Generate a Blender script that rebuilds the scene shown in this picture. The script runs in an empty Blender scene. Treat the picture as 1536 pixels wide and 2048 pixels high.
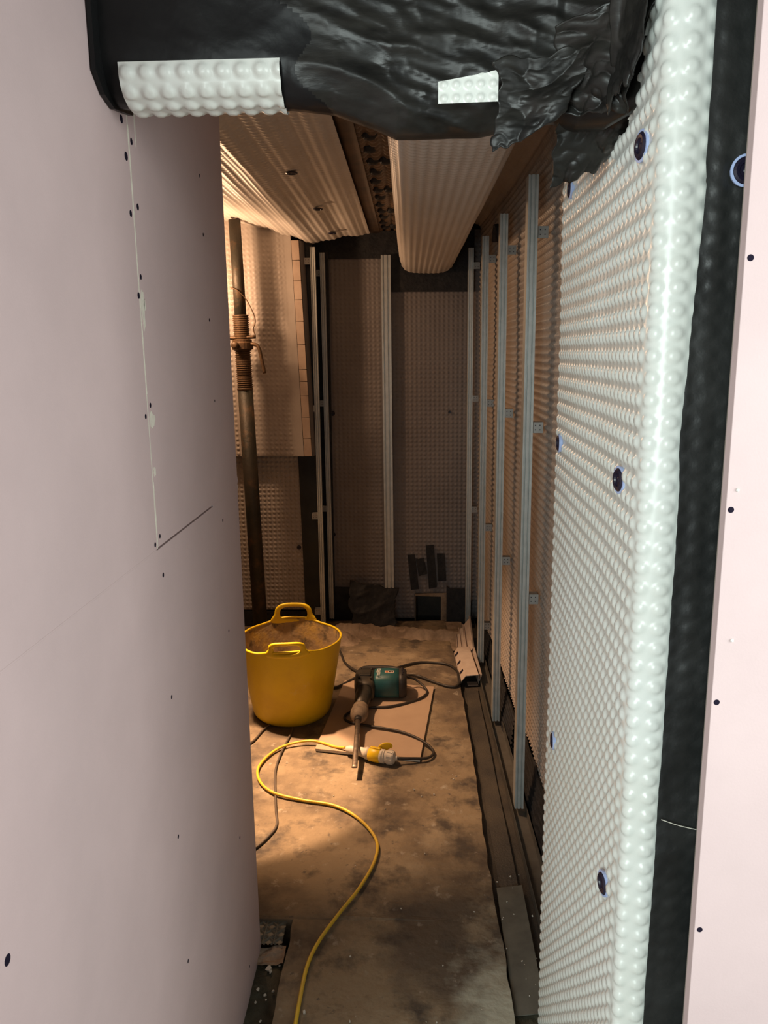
import bpy, bmesh, math, random
import numpy as np
from mathutils import Vector, Matrix
random.seed(4); RNG = np.random.default_rng(11)
S = bpy.context.scene
COL = S.collection

# ------------------------------------------------------------------ camera
cd = bpy.data.cameras.new('camera'); cam = bpy.data.objects.new('camera', cd); COL.objects.link(cam)
CR = Matrix(((0.9994501, 0.0065116, 0.0325119), (0.0305747, 0.1984238, -0.9796393), (-0.0128301, 0.9800947, 0.1981156)))
# columns are the camera's own right / up / back axes
cam.matrix_world = Matrix.Translation((0, 0, 1.55)) @ CR.to_4x4()
cd.sensor_fit = 'VERTICAL'; cd.sensor_height = 36.0; cd.lens = 36.0 * 1570 / 2048
cd.clip_start = 0.02; cd.clip_end = 60
S.camera = cam
# ------------------------------------------------------------------ world, lights, exposure
W = bpy.data.worlds.new('world'); S.world = W; W.use_nodes = True
W.node_tree.nodes['Background'].inputs[0].default_value = (0.80, 0.86, 0.88, 1)
W.node_tree.nodes['Background'].inputs[1].default_value = 0.42
S.view_settings.view_transform = 'Standard'; S.view_settings.look = 'None'
S.view_settings.exposure = 0.0; S.view_settings.gamma = 1.0; S.view_settings.use_curve_mapping = False

def light(name, kind, loc, energy, color, target=None, **kw):
    l = bpy.data.lights.new(name, kind); l.energy = energy; l.color = color
    for k, v in kw.items(): setattr(l, k, v)
    o = bpy.data.objects.new(name, l); COL.objects.link(o); o.location = loc
    if target is not None:
        o.rotation_euler = (Vector(target) - Vector(loc)).to_track_quat('-Z', 'Y').to_euler()
    return o
WARM = (1.0, 0.60, 0.34)
# two soft room lights to either side behind the photographer
light('room_light', 'AREA', (1.25, 0.10, 1.50), 25, (0.93, 1.0, 0.98), (-0.41, 0.75, 1.2), shape='RECTANGLE', size=0.9, size_y=1.3)
light('room_light', 'AREA', (-0.98, -1.45, 1.55), 64, (0.88, 1.0, 0.97), (0.3, 1.3, 1.2), shape='RECTANGLE', size=1.1, size_y=1.3)
# work lamps in the left alcove, hidden by the plasterboard end: one hung by the far wall, one over the tub
light('work_lamp', 'POINT', (-1.06, 3.86, 1.88), 21, WARM, shadow_soft_size=0.05)
light('floor_lamp_light', 'SPOT', (-0.95, 3.18, 2.04), 165, WARM, (-0.36, 3.12, 0), spot_size=math.radians(58), spot_blend=0.55, shadow_soft_size=0.04)
light('added_patch_spot', 'SPOT', (-0.98, 3.10, 2.03), 430, WARM, (-0.60, 2.66, 0), spot_size=math.radians(25), spot_blend=0.2, shadow_soft_size=0.03)  # extra spot added for the bright floor patch, not a lamp of its own

# ------------------------------------------------------------------ helpers
def setprops(o, label=None, cat=None, group=None, kind=None):
    if label: o['label'] = label
    if cat: o['category'] = cat
    if group: o['group'] = group
    if kind: o['kind'] = kind
    return o
def thing(name, label, cat, loc=(0, 0, 0), rot=(0, 0, 0), group=None):
    o = bpy.data.objects.new(name, None); COL.objects.link(o); o.location = loc; o.rotation_euler = rot
    o.empty_display_size = 0.05
    return setprops(o, label, cat, group)
def link(name, me, mat, parent=None, smooth=False):
    o = bpy.data.objects.new(name, me); COL.objects.link(o)
    if mat:
        for m in (mat if isinstance(mat, (list, tuple)) else [mat]): me.materials.append(m)
    if smooth: me.polygons.foreach_set('use_smooth', [True] * len(me.polygons))
    if parent: o.parent = parent
    return o
def pyd(name, v, f, mat, parent=None, smooth=False):
    me = bpy.data.meshes.new(name); me.from_pydata([tuple(map(float, p)) for p in v], [], f); me.update()
    return link(name, me, mat, parent, smooth)
def bmo(name, bm, mat, parent=None, smooth=False):
    bmesh.ops.recalc_face_normals(bm, faces=bm.faces)
    me = bpy.data.meshes.new(name); bm.to_mesh(me); bm.free()
    return link(name, me, mat, parent, smooth)
def bx(bm, x0, x1, y0, y1, z0, z1, bev=0.0, M=None):
    r = bmesh.ops.create_cube(bm, size=1)
    vs = r['verts']
    for v in vs: v.co = Vector((x0 + (v.co.x + .5) * (x1 - x0), y0 + (v.co.y + .5) * (y1 - y0), z0 + (v.co.z + .5) * (z1 - z0)))
    if bev:
        es = list({e for v in vs for e in v.link_edges})
        r2 = bmesh.ops.bevel(bm, geom=es, offset=bev, segments=2, affect='EDGES', profile=.5)
        vs = list({v for f in r2['faces'] for v in f.verts} | {v for v in vs if v.is_valid})
        vs2 = set(vs)
        for v in list(vs2):
            for e in v.link_edges: vs2.add(e.other_vert(v))
        vs = list(vs2)
    if M is not None:
        for v in vs: v.co = M @ v.co
    return vs
def box(name, x0, x1, y0, y1, z0, z1, mat, parent=None, bev=0.0, M=None):
    bm = bmesh.new(); bx(bm, x0, x1, y0, y1, z0, z1, bev, M); return bmo(name, bm, mat, parent)
def grid_faces(nu, nv, keep=None):
    i, j = np.meshgrid(np.arange(nu - 1), np.arange(nv - 1), indexing='ij')
    a = i * nv + j
    q = np.stack([a, a + nv, a + nv + 1, a + 1], -1).reshape(-1, 4)
    if keep is not None: q = q[keep.reshape(-1)]
    return q
def npmesh(name, P, q, mat, parent=None, smooth=True):
    P = np.asarray(P, np.float32).reshape(-1, 3)
    used = np.unique(q); mp = np.full(len(P), -1, np.int64); mp[used] = np.arange(len(used))
    P = P[used]; q = mp[q]
    me = bpy.data.meshes.new(name)
    me.vertices.add(len(P)); me.vertices.foreach_set('co', P.ravel())
    me.loops.add(q.size); me.loops.foreach_set('vertex_index', q.ravel().astype(np.int32))
    me.polygons.add(len(q)); me.polygons.foreach_set('loop_start', np.arange(0, q.size, 4, dtype=np.int32))
    me.polygons.foreach_set('use_smooth', np.full(len(q), smooth))
    me.update(calc_edges=True); me.validate()
    return link(name, me, mat, parent)
_lat = RNG.random((64, 64, 16))
def vnoise(x, y, seed=0):
    xi = np.floor(x).astype(int); yi = np.floor(y).astype(int); fx = x - xi; fy = y - yi
    fx = fx * fx * (3 - 2 * fx); fy = fy * fy * (3 - 2 * fy); s = seed % 16; o = (seed // 16) * 7
    g = lambda a, b: _lat[(a + o) % 64, (b + o) % 64, s]
    return (g(xi, yi) * (1 - fx) + g(xi + 1, yi) * fx) * (1 - fy) + (g(xi, yi + 1) * (1 - fx) + g(xi + 1, yi + 1) * fx) * fy
def fbm(x, y, seed=0, oct=4):
    r = 0; a = .5
    for k in range(oct): r = r + a * vnoise(x * 2 ** k, y * 2 ** k, seed + k); a *= .5
    return r
def ridged(x, y, seed=0, oct=3):
    r = 0; a = .6
    for k in range(oct): r = r + a * (1 - np.abs(2 * vnoise(x * 2 ** k, y * 2 ** k, seed + k) - 1)) ** 2; a *= .45
    return r
def dimples(s, t, p, rad=.40, top=.17):
    ds = (s / p) % 1 - .5; dt = (t / p) % 1 - .5
    d = np.sqrt(ds * ds + dt * dt)
    k = np.clip((rad - d) / (rad - top), 0, 1)
    return k * k * (3 - 2 * k)
def path_resample(pts, step):
    pts = np.array(pts, float); L = np.r_[0, np.cumsum(np.linalg.norm(np.diff(pts, axis=0), axis=1))]
    n = max(2, int(L[-1] / step) + 1); s = np.linspace(0, L[-1], n)
    return s, np.stack([np.interp(s, L, pts[:, k]) for k in range(2)], 1)
def dimple_sheet(name, path, axes, e0, e1, pitch, height, sub, mat, parent=None, side=1, lo=None, hi=None, hole=None, wave=0.0, seed=0, rad=.40, top=.17, dfun=None):
    """a studded sheet: 2-D path in the plane of two axes, drawn out along the third; studs stand proud on 'side'"""
    s, P = path_resample(path, pitch / sub)
    T = np.gradient(P, axis=0)
    for _ in range(3): T[1:-1] = (T[:-2] + T[1:-1] * 2 + T[2:]) / 4
    T /= np.linalg.norm(T, axis=1)[:, None]
    N = np.stack([-T[:, 1], T[:, 0]], 1) * side
    n = int((e1 - e0) / (pitch / sub)) + 1; t = np.linspace(e0, e1, n)
    SS, TT = np.meshgrid(s, t, indexing='ij')
    TC = TT.copy(); keep = np.ones((len(s) - 1, n - 1), bool)
    if hi is not None:
        h = np.array([hi(a) for a in s])[:, None]; TC = np.minimum(TC, h)
        fl = TT >= h; keep &= ~(fl[:-1, :-1] & fl[1:, :-1] & fl[:-1, 1:] & fl[1:, 1:])
    if lo is not None:
        h = np.array([lo(a) for a in s])[:, None]; TC = np.maximum(TC, h)
        fl = TT <= h; keep &= ~(fl[:-1, :-1] & fl[1:, :-1] & fl[:-1, 1:] & fl[1:, 1:])
    D = dimples(SS, TT, pitch, rad, top) * height
    if wave: D = D + (fbm(SS * 3.1 + 3, TT * 2.2 + 5, seed, 3) - .45) * wave
    if dfun is not None: D = D + dfun(SS, TT)
    A = P[:, 0][:, None] + N[:, 0][:, None] * D; B = P[:, 1][:, None] + N[:, 1][:, None] * D
    out = np.zeros(SS.shape + (3,)); ia, ib = axes; ic = 3 - ia - ib
    out[..., ia] = A; out[..., ib] = B; out[..., ic] = TC
    if hole is not None: keep &= ~hole(out[:-1, :-1])
    return npmesh(name, out, grid_faces(len(s), n, keep), mat, parent)
def spline(pts, n=10):
    pts = [np.array(p, float) for p in pts]; out = []
    P = [2 * pts[0] - pts[1]] + pts + [2 * pts[-1] - pts[-2]]
    for i in range(1, len(P) - 2):
        a, b, c, d = P[i - 1:i + 3]
        for k in range(n):
            t = k / n
            out.append(.5 * (2 * b + (c - a) * t + (2 * a - 5 * b + 4 * c - d) * t * t + (3 * b - a - 3 * c + d) * t ** 3))
    out.append(pts[-1]); return np.array(out)
def tube(name, pts, r, mat, parent=None, n=10, seg=10, sm=True, flat=None):
    C = spline(pts, n) if sm else np.array(pts, float)
    T = np.gradient(C, axis=0); T /= np.linalg.norm(T, axis=1)[:, None] + 1e-9
    up = np.array([0, 0, 1.]) if abs(T[0][2]) < .9 else np.array([1., 0, 0])
    V = []; m = len(C)
    rr = np.full(m, r) if np.isscalar(r) else np.interp(np.linspace(0, 1, m), np.linspace(0, 1, len(r)), r)
    nrm = np.cross(np.cross(T[0], up), T[0])
    for i in range(m):
        nrm = nrm - T[i] * np.dot(nrm, T[i]); nrm /= np.linalg.norm(nrm) + 1e-9
        b = np.cross(T[i], nrm)
        for k in range(seg):
            a = 2 * math.pi * k / seg
            fy = 1 if flat is None else flat
            V.append(C[i] + rr[i] * (math.cos(a) * nrm * fy + math.sin(a) * b))
    F = [(i * seg + k, i * seg + (k + 1) % seg, (i + 1) * seg + (k + 1) % seg, (i + 1) * seg + k) for i in range(m - 1) for k in range(seg)]
    F += [tuple(range(seg - 1, -1, -1)), tuple((m - 1) * seg + k for k in range(seg))]
    return pyd(name, V, F, mat, parent, True)
def lathe(bm, prof, seg=32, M=None, cap=True):
    rings = []
    for r, z in prof:
        rings.append([bm.verts.new((r * math.cos(2 * math.pi * k / seg), r * math.sin(2 * math.pi * k / seg), z)) for k in range(seg)])
    for a, b in zip(rings[:-1], rings[1:]):
        for k in range(seg): bm.faces.new((a[k], a[(k + 1) % seg], b[(k + 1) % seg], b[k]))
    if cap:
        bm.faces.new(rings[0][::-1]); bm.faces.new(rings[-1])
    if M is not None:
        for R_ in rings:
            for v in R_: v.co = M @ v.co
def lathe_o(name, prof, mat, parent=None, seg=32, M=None, cap=True, smooth=True):
    bm = bmesh.new(); lathe(bm, prof, seg, M, cap); return bmo(name, bm, mat, parent, smooth)
def aim(a, b):
    a = Vector(a); b = Vector(b)
    return Matrix.Translation(a) @ (b - a).to_track_quat('Z', 'Y').to_matrix().to_4x4()
def prism(name, pts, d, mat, parent=None, bev=0.0):
    """polygon of 3-D points given thickness along vector d"""
    n = len(pts); d = np.array(d, float)
    v = [np.array(p, float) for p in pts] + [np.array(p, float) + d for p in pts]
    f = [tuple(range(n)), tuple(range(2 * n - 1, n - 1, -1))] + [(i, (i + 1) % n, n + (i + 1) % n, n + i) for i in range(n)]
    bm = bmesh.new(); vs = [bm.verts.new(tuple(p)) for p in v]
    for q in f: bm.faces.new([vs[i] for i in q])
    if bev: bmesh.ops.bevel(bm, geom=bm.edges[:], offset=bev, segments=1, affect='EDGES')
    return bmo(name, bm, mat, parent)

# ------------------------------------------------------------------ materials
def mat(name, base, rough=.6, metal=0, spec=.5, var=None, vscale=8, vdet=6, bump=0, bscale=60, bstretch=None, rvar=0, coat=0, stretch=None, fac=(.35, .65), sss=0):
    m = bpy.data.materials.new(name); m.use_nodes = True; nt = m.node_tree; N = nt.nodes; L = nt.links
    b = N['Principled BSDF']
    b.inputs['Base Color'].default_value = (*base, 1); b.inputs['Roughness'].default_value = rough
    b.inputs['Metallic'].default_value = metal; b.inputs['Specular IOR Level'].default_value = spec
    if coat: b.inputs['Coat Weight'].default_value = coat
    if sss:
        b.inputs['Subsurface Weight'].default_value = sss; b.inputs['Subsurface Radius'].default_value = (.01, .01, .01); b.inputs['Subsurface Scale'].default_value = .6
    tc = N.new('ShaderNodeTexCoord')
    def vec(st):
        if not st: return tc.outputs['Object']
        mp = N.new('ShaderNodeMapping'); mp.inputs['Scale'].default_value = st; L.new(tc.outputs['Object'], mp.inputs[0]); return mp.outputs[0]
    if var:
        cur = None
        vs = var if isinstance(var, list) else [(var, vscale, fac)]
        for k, (c, sc, fc) in enumerate(vs):
            n = N.new('ShaderNodeTexNoise'); n.inputs['Scale'].default_value = sc; n.inputs['Detail'].default_value = vdet; n.inputs['Roughness'].default_value = .62
            n.noise_dimensions = '4D'; n.inputs['W'].default_value = k * 3.7
            L.new(vec(stretch), n.inputs['Vector'])
            r = N.new('ShaderNodeMapRange'); r.inputs[1].default_value = fc[0]; r.inputs[2].default_value = fc[1]; L.new(n.outputs[0], r.inputs[0])
            mx = N.new('ShaderNodeMix'); mx.data_type = 'RGBA'; L.new(r.outputs[0], mx.inputs[0])
            if cur is None: mx.inputs[6].default_value = (*base, 1)
            else: L.new(cur, mx.inputs[6])
            mx.inputs[7].default_value = (*c, 1); cur = mx.outputs[2]
        L.new(cur, b.inputs['Base Color'])
    if rvar:
        n = N.new('ShaderNodeTexNoise'); n.inputs['Scale'].default_value = 14; n.inputs['Detail'].default_value = 4
        L.new(tc.outputs['Object'], n.inputs['Vector'])
        r = N.new('ShaderNodeMapRange'); r.inputs[3].default_value = rough - rvar; r.inputs[4].default_value = rough + rvar; r.inputs[1].default_value = .3; r.inputs[2].default_value = .7
        L.new(n.outputs[0], r.inputs[0]); L.new(r.outputs[0], b.inputs['Roughness'])
    if bump:
        n = N.new('ShaderNodeTexNoise'); n.inputs['Scale'].default_value = bscale; n.inputs['Detail'].default_value = 5
        L.new(vec(bstretch), n.inputs['Vector'])
        bp = N.new('ShaderNodeBump'); bp.inputs['Strength'].default_value = bump; bp.inputs['Distance'].default_value = .01
        L.new(n.outputs[0], bp.inputs['Height']); L.new(bp.outputs[0], b.inputs['Normal'])
    return m
M = {}
M['pink'] = mat('pink_plasterboard', (.61, .470, .462), .62, spec=.3, var=(.565, .435, .428), vscale=5, bump=.04, bscale=320)
M['gypsum'] = mat('gypsum_core', (.72, .69, .62), .85, var=(.6, .55, .48), vscale=40)
M['filler'] = mat('dried_filler', (.76, .73, .62), .8, var=(.66, .60, .52), vscale=60)
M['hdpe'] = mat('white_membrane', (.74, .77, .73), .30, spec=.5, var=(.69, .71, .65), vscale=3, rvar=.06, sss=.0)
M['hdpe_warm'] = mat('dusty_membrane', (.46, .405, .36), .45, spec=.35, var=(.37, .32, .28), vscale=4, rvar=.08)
M['hdpe_ceiling'] = mat('clean_ceiling_membrane', (.70, .65, .60), .42, spec=.35, var=(.62, .57, .51), vscale=3)
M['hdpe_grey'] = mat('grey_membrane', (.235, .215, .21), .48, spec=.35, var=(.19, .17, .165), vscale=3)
M['tape'] = mat('black_butyl_tape', (.010, .011, .011), .42, spec=.4, var=(.024, .025, .024), vscale=5, bump=.25, bscale=26, rvar=.14)
M['tape_smooth'] = mat('smooth_black_tape', (.007, .007, .0075), .38, spec=.18, var=(.014, .014, .014), vscale=6, bump=.15, bscale=20, rvar=.1)
M['tape_crumple'] = mat('crumpled_black_tape', (.008, .008, .0075), .38, spec=.34, var=(.024, .023, .020), vscale=7, vdet=8, bump=.25, bscale=7, bstretch=(1.5, 1.5, 5.0), rvar=.12, stretch=(2, 2, 6))
M['tape_dull'] = mat('dull_black_membrane', (.012, .013, .016), .6, spec=.35, var=(.03, .03, .032), vscale=30, bump=.3, bscale=70)
M['plug'] = mat('plug_plastic', (.012, .010, .025), .35, spec=.5)
M['screw'] = mat('screw_head', (.012, .009, .02), .85, spec=.1)
M['plug_ring'] = mat('plug_washer', (.42, .52, .80), .35, spec=.5)
M['steel'] = mat('galvanised_steel', (.60, .62, .60), .42, metal=.45, var=(.50, .52, .50), vscale=30)
M['track'] = mat('dusty_track_steel', (.16, .15, .13), .5, metal=.4, var=(.10, .09, .075), vscale=12)
M['bracket'] = mat('clip_metal', (.42, .41, .39), .5, metal=.5, var=(.33, .32, .30), vscale=30)
M['rust'] = mat('rusty_prop_steel', (.055, .042, .028), .55, metal=.3, var=[((.028, .026, .018), 6, (.35, .6)), ((.12, .065, .03), 14, (.54, .72))], bump=.2, bscale=60)
M['rust_light'] = mat('worn_rusty_thread', (.15, .085, .042), .5, metal=.4, var=(.08, .05, .028), vscale=40, bump=.15, bscale=90)
M['concrete'] = mat('dusty_concrete', (.290, .222, .142), .82, spec=.25, vdet=11,
    var=[((.135, .103, .074), 2.4, (.44, .57)), ((.36, .285, .19), 4.3, (.52, .66)), ((.092, .075, .060), 7.5, (.52, .65)), ((.45, .40, .32), 21, (.60, .74)), ((.11, .095, .08), 38, (.62, .70))], bump=.45, bscale=38)
M['mud'] = mat('damp_mud', (.040, .038, .022), .7, var=(.075, .07, .045), vscale=22, bump=.6, bscale=60)
M['channel'] = mat('channel_liner', (.050, .045, .040), .45, spec=.4, var=[((.085, .072, .055), 6, (.4, .65)), ((.16, .14, .11), 60, (.66, .74))], bump=.25, bscale=160)
M['ridged_liner'] = mat('ridged_liner', (.17, .17, .14), .5, spec=.5, var=(.10, .10, .085), vscale=12)
M['mortar'] = mat('mortar_debris', (.38, .29, .21), .9, var=[((.22, .16, .11), 9, (.4, .6)), ((.40, .30, .21), 25, (.55, .7))], bump=.6, bscale=50)
M['crumb'] = mat('plaster_crumb', (.62, .57, .48), .85)
M['tub'] = mat('yellow_rubber', (.76, .54, .010), .42, spec=.45, var=[((.66, .44, .012), 5, (.45, .65)), ((.66, .52, .17), 7, (.60, .72))], bump=.04, bscale=90)
M['tub_in'] = mat('mortar_stained_tub', (.55, .36, .08), .7, var=[((.30, .21, .11), 9, (.36, .55)), ((.10, .075, .045), 16, (.52, .64))], bump=.3, bscale=60)
M['teal'] = mat('teal_plastic', (.012, .105, .115), .45, spec=.5, var=(.03, .09, .09), vscale=20)
M['gear'] = mat('dark_gear_casting', (.040, .038, .034), .45, metal=.4, var=(.09, .075, .055), vscale=16)
M['rubber'] = mat('black_rubber', (.016, .015, .015), .55, var=(.035, .03, .026), vscale=20)
M['dusty'] = mat('dusty_chuck', (.30, .23, .16), .75, var=(.16, .12, .085), vscale=45)
M['bit'] = mat('worn_bit_steel', (.22, .18, .14), .45, metal=.7, var=(.12, .09, .07), vscale=50)
M['cable'] = mat('black_cable', (.020, .018, .017), .5, var=(.05, .04, .03), vscale=20)
M['cable_grey'] = mat('grey_brown_cable', (.085, .065, .048), .6)
M['yellow_cable'] = mat('yellow_cable', (.82, .56, .035), .42, var=(.68, .45, .06), vscale=12)
M['plug_white'] = mat('off_white_plastic', (.66, .60, .50), .5, var=(.50, .44, .36), vscale=30)
M['plug_yellow'] = mat('yellow_plastic', (.85, .55, .01), .4)
M['paper'] = mat('pale_card', (.60, .50, .42), .7, var=(.50, .40, .33), vscale=20)
M['white'] = mat('white_print', (.75, .75, .70), .5)
M['sticker'] = mat('sticker_face', (.60, .48, .40), .5)
M['orange_print'] = mat('orange_print', (.45, .16, .07), .5)
M['wrap'] = mat('brown_tape_fold', (.42, .32, .25), .5, var=(.34, .25, .19), vscale=12)
M['ceil_dark'] = mat('stained_ceiling', (.10, .075, .055), .8, var=(.045, .035, .028), vscale=10)
M['brown_strip'] = mat('brown_stained_membrane', (.17, .11, .07), .45, var=(.07, .048, .034), vscale=9)
M['timber'] = mat('partition_back', (.30, .26, .22), .8)
M['board'] = mat('board_offcut_face', (.47, .34, .235), .7, var=(.41, .29, .20), vscale=6)
M['string'] = mat('pale_string', (.75, .72, .62), .6)

# ================================================================== SETTING
# ---- floor: raised concrete slab with liner channels along both walls
floor = thing('floor', 'dusty brown concrete floor slab between the wall channels', 'floor')
floor['kind'] = 'structure'
def slab():
    outline = [(-.333, -1.2), (.243, -1.2), (.242, 1.59), (.236, 2.2), (.241, 2.9), (.239, 3.39), (.225, 3.9), (.20, 4.42), (-1.75, 4.42), (-1.75, 1.93), (-.343, 1.925), (-.328, 1.56)]
    # fine grid, clipped to the outline by snapping x per row
    ys = np.arange(-1.2, 4.43, .02); nx = 90; V = []
    rgt = lambda y: np.interp(y, [p[1] for p in outline[1:8]], [p[0] for p in outline[1:8]])
    P = np.zeros((len(ys), nx, 3))
    for i, y in enumerate(ys):
        x1 = rgt(y) + (vnoise(np.array(y * 18), np.array(1.), 3) - .5) * .007
        x0 = -1.75 if y > 1.93 else -.333 + (vnoise(np.array(y * 18), np.array(2.), 4) - .5) * .007
        u = np.linspace(0, 1, nx) ** .8 if y > 1.93 else np.linspace(0, 1, nx)
        P[i, :, 0] = x0 + (x1 - x0) * u; P[i, :, 1] = y
    z = (fbm(P[..., 0] * 6 + 9, P[..., 1] * 6 + 9, 5, 4) - .47) * .008
    P[..., 2] = z; 
    top = P.copy()
    # skirts down both sides
    L_ = P[:, :1].copy(); L_[..., 2] = -.09; R_ = P[:, -1:].copy(); R_[..., 2] = -.09
    P = np.concatenate([L_, P, R_], 1)
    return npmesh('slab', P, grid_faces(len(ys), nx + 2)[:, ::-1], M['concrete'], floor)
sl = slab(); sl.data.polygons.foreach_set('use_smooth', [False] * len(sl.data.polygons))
# pale dusty patch at the near right corner, cool light painted into its colour
def dust_and_light():
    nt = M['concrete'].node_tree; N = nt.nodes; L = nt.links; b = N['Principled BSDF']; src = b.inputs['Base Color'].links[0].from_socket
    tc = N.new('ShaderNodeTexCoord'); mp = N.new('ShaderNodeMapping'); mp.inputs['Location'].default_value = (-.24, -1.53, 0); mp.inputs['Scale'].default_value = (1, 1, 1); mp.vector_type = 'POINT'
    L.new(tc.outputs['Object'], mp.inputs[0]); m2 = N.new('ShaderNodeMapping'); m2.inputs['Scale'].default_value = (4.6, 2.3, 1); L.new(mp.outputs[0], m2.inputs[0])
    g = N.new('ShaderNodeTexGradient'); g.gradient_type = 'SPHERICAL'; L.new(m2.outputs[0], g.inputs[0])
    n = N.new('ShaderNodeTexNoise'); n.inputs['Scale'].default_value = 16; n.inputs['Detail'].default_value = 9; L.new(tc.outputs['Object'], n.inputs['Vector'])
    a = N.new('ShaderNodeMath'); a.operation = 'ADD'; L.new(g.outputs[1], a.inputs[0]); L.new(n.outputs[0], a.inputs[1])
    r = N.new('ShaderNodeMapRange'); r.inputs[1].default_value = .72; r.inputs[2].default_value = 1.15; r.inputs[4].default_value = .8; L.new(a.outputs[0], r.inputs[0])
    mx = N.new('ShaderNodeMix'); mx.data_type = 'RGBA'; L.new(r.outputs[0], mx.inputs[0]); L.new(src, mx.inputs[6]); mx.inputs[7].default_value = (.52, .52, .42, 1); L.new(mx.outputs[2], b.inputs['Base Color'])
dust_and_light()
# channel beds
def bed(name, x0, x1, y0, y1, z, mt, amp=.004, n=(30, 200), seed=1, parent=floor, sc=14):
    xs = np.linspace(x0, x1, n[0]); ys = np.linspace(y0, y1, n[1]); X, Y = np.meshgrid(xs, ys, indexing='ij')
    Z = z + (fbm(X * sc + 5, Y * sc + 5, seed, 4) - .47) * amp * 2
    return npmesh(name, np.stack([X, Y, Z], -1), grid_faces(*n), mt, parent)
bed('channel_bed', .20, .56, 1.72, 4.45, -.028, M['channel'], .003, (26, 160), 2)
bed('mud_bed', .20, .56, -1.2, 1.74, -.02, M['mud'], .014, (50, 260), 4)
bed('mud_bed', -.60, -.30, -1.2, 1.84, -.035, M['mud'], .010, (40, 260), 6)
box('subfloor', -1.9, .75, -1.4, 4.8, -.16, -.10, M['mud'], floor)
# folded strips of liner in the right-hand channel
def strip(name, pts, w, mt, th=.002, parent=None):
    V = []; F = []
    for (x, y, z, xo) in pts: V += [(x, y, z), (x + w, y, z + xo)]
    for i in range(len(pts) - 1): F.append((2 * i, 2 * i + 1, 2 * i + 3, 2 * i + 2))
    o = pyd(name, V, F, mt, parent); md = o.modifiers.new('s', 'SOLIDIFY'); md.thickness = th
    return o
strip('liner_strip', [(.262, y, -.018 + .004 * math.sin(y * 9), .004) for y in np.linspace(2.04, 3.5, 14)], .055, M['channel'], parent=floor)
strip('liner_strip', [(.252 + .006 * math.sin(y * 3), y, -.016 + .004 * math.sin(y * 7 + 1), .010) for y in np.linspace(1.62, 2.08, 8)], .075, M['ridged_liner'], parent=floor)
# ridged drain liner offcut in the left channel (diamond pattern pressed in relief)
def diamond():
    nx, ny = 56, 44; xs = np.linspace(-.47, -.352, nx); ys = np.linspace(1.835, 1.925, ny); X, Y = np.meshgrid(xs, ys, indexing='ij')
    p = .030; u = (X / p) % 1; v = (Y / p) % 1
    r = np.minimum.reduce([np.abs(u - v), np.abs(u + v - 1), np.abs(u - .5) * 1.4, np.minimum(v, 1 - v) * 1.4])
    Z = -.012 + .006 * np.clip(1 - r / .12, 0, 1)
    return npmesh('ridged_liner', np.stack([X, Y, Z], -1), grid_faces(nx, ny), M['ridged_liner'], floor)
diamond()
bed('grey_mortar_lump', -.43, -.340, 1.778, 1.84, -.020, M['mortar'], .016, (40, 30), 9, sc=30)

# ---- left plasterboard partition
wl = box('wall_left', -.56, -.4235, .36, 1.825, -.10, 2.4, M['timber'])
setprops(wl, 'pink plasterboard partition wall on the left with screw heads and a filled joint', 'wall', kind='structure')
def panel(name, y0, y1, z0, z1):
    return box(name, -.4230, -.4105, y0, y1, z0, z1, M['pink'], wl, .0006)
pa = panel('plasterboard', .36, 1.2285, 1.2425, 2.4)
pb = panel('plasterboard', 1.2315, 1.84, 1.2440, 2.4)
pc = panel('plasterboard', .36, 1.84, -.06, 1.2405)
SCR = bmesh.new(); lathe(SCR, [(.0046, -.0008), (.0046, .0002), (.0036, .0005), (.0012, .0004)], 12); SCM = bpy.data.meshes.new('screw'); SCR.to_mesh(SCM); SCR.free(); SCM.materials.append(M['screw'])
def screw(parent, loc, rot, s=1.0):
    o = bpy.data.objects.new('screw', SCM); COL.objects.link(o); o.parent = parent; o.location = loc; o.rotation_euler = rot; o.scale = (s, s, s)
RX = (0, math.pi / 2, 0)
for y, z, s in [(1.206, 1.885, 1.3), (1.215, 1.837, 1.4), (1.217, 1.758, 1.1), (1.226, 1.641, 1.1), (1.218, 1.458, .9), (1.219, 1.252, .9), (.62, 1.79, 1), (.62, 1.48, 1)]: screw(pa, (-.4104, y, z), RX, s)
for y, z, s in [(1.243, 1.864, 1.1), (1.251, 1.773, 1.1), (1.242, 1.67, .9), (1.244, 1.474, .9), (1.245, 1.26, .8), (1.644, 1.788, .8), (1.655, 1.622, .8), (1.663, 1.456, .6), (1.642, 1.899, .8)]: screw(pb, (-.4104, y, z), RX, s)
for y, z, s in [(1.248, 1.193, .9), (1.676, 1.195, .8), (1.247, .976, .8), (1.676, .939, .8), (1.229, .721, .8), (1.673, .42, .8), (1.234, .464, .8), (1.70, .04, .8), (.678, .952, 1.3)]: screw(pc, (-.4104, y, z), RX, s)
def smear(y, z, w, h, seed, parent=pb, mt=None, th=.0012):
    rnd = random.Random(seed); n = 14; pts = []
    for k in range(n):
        a = 2 * math.pi * k / n; q = rnd.uniform(.65, 1.1)
        pts.append((-.4108, y + math.cos(a) * w * q, z + math.sin(a) * h * q))
    return prism('filler_smear', pts, (th, 0, 0), mt or M['filler'], parent)
smear(1.241, 1.622, .0085, .034, 1); smear(1.249, 1.628, .005, .012, 7); smear(1.2465, 1.450, .014, .015, 2); smear(1.241, 1.368, .006, .008, 3)
smear(1.231, 1.80, .0010, .12, 4); smear(1.231, 1.30, .0014, .05, 5); smear(1.262, 1.895, .0017, .035, 6); smear(1.2300, 1.70, .0008, .09, 8); smear(1.2305, 1.54, .0010, .06, 9)
box('joint_filler', -.420, -.41035, 1.2283, 1.2317, 1.243, 2.3, M['filler'], wl)
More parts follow.
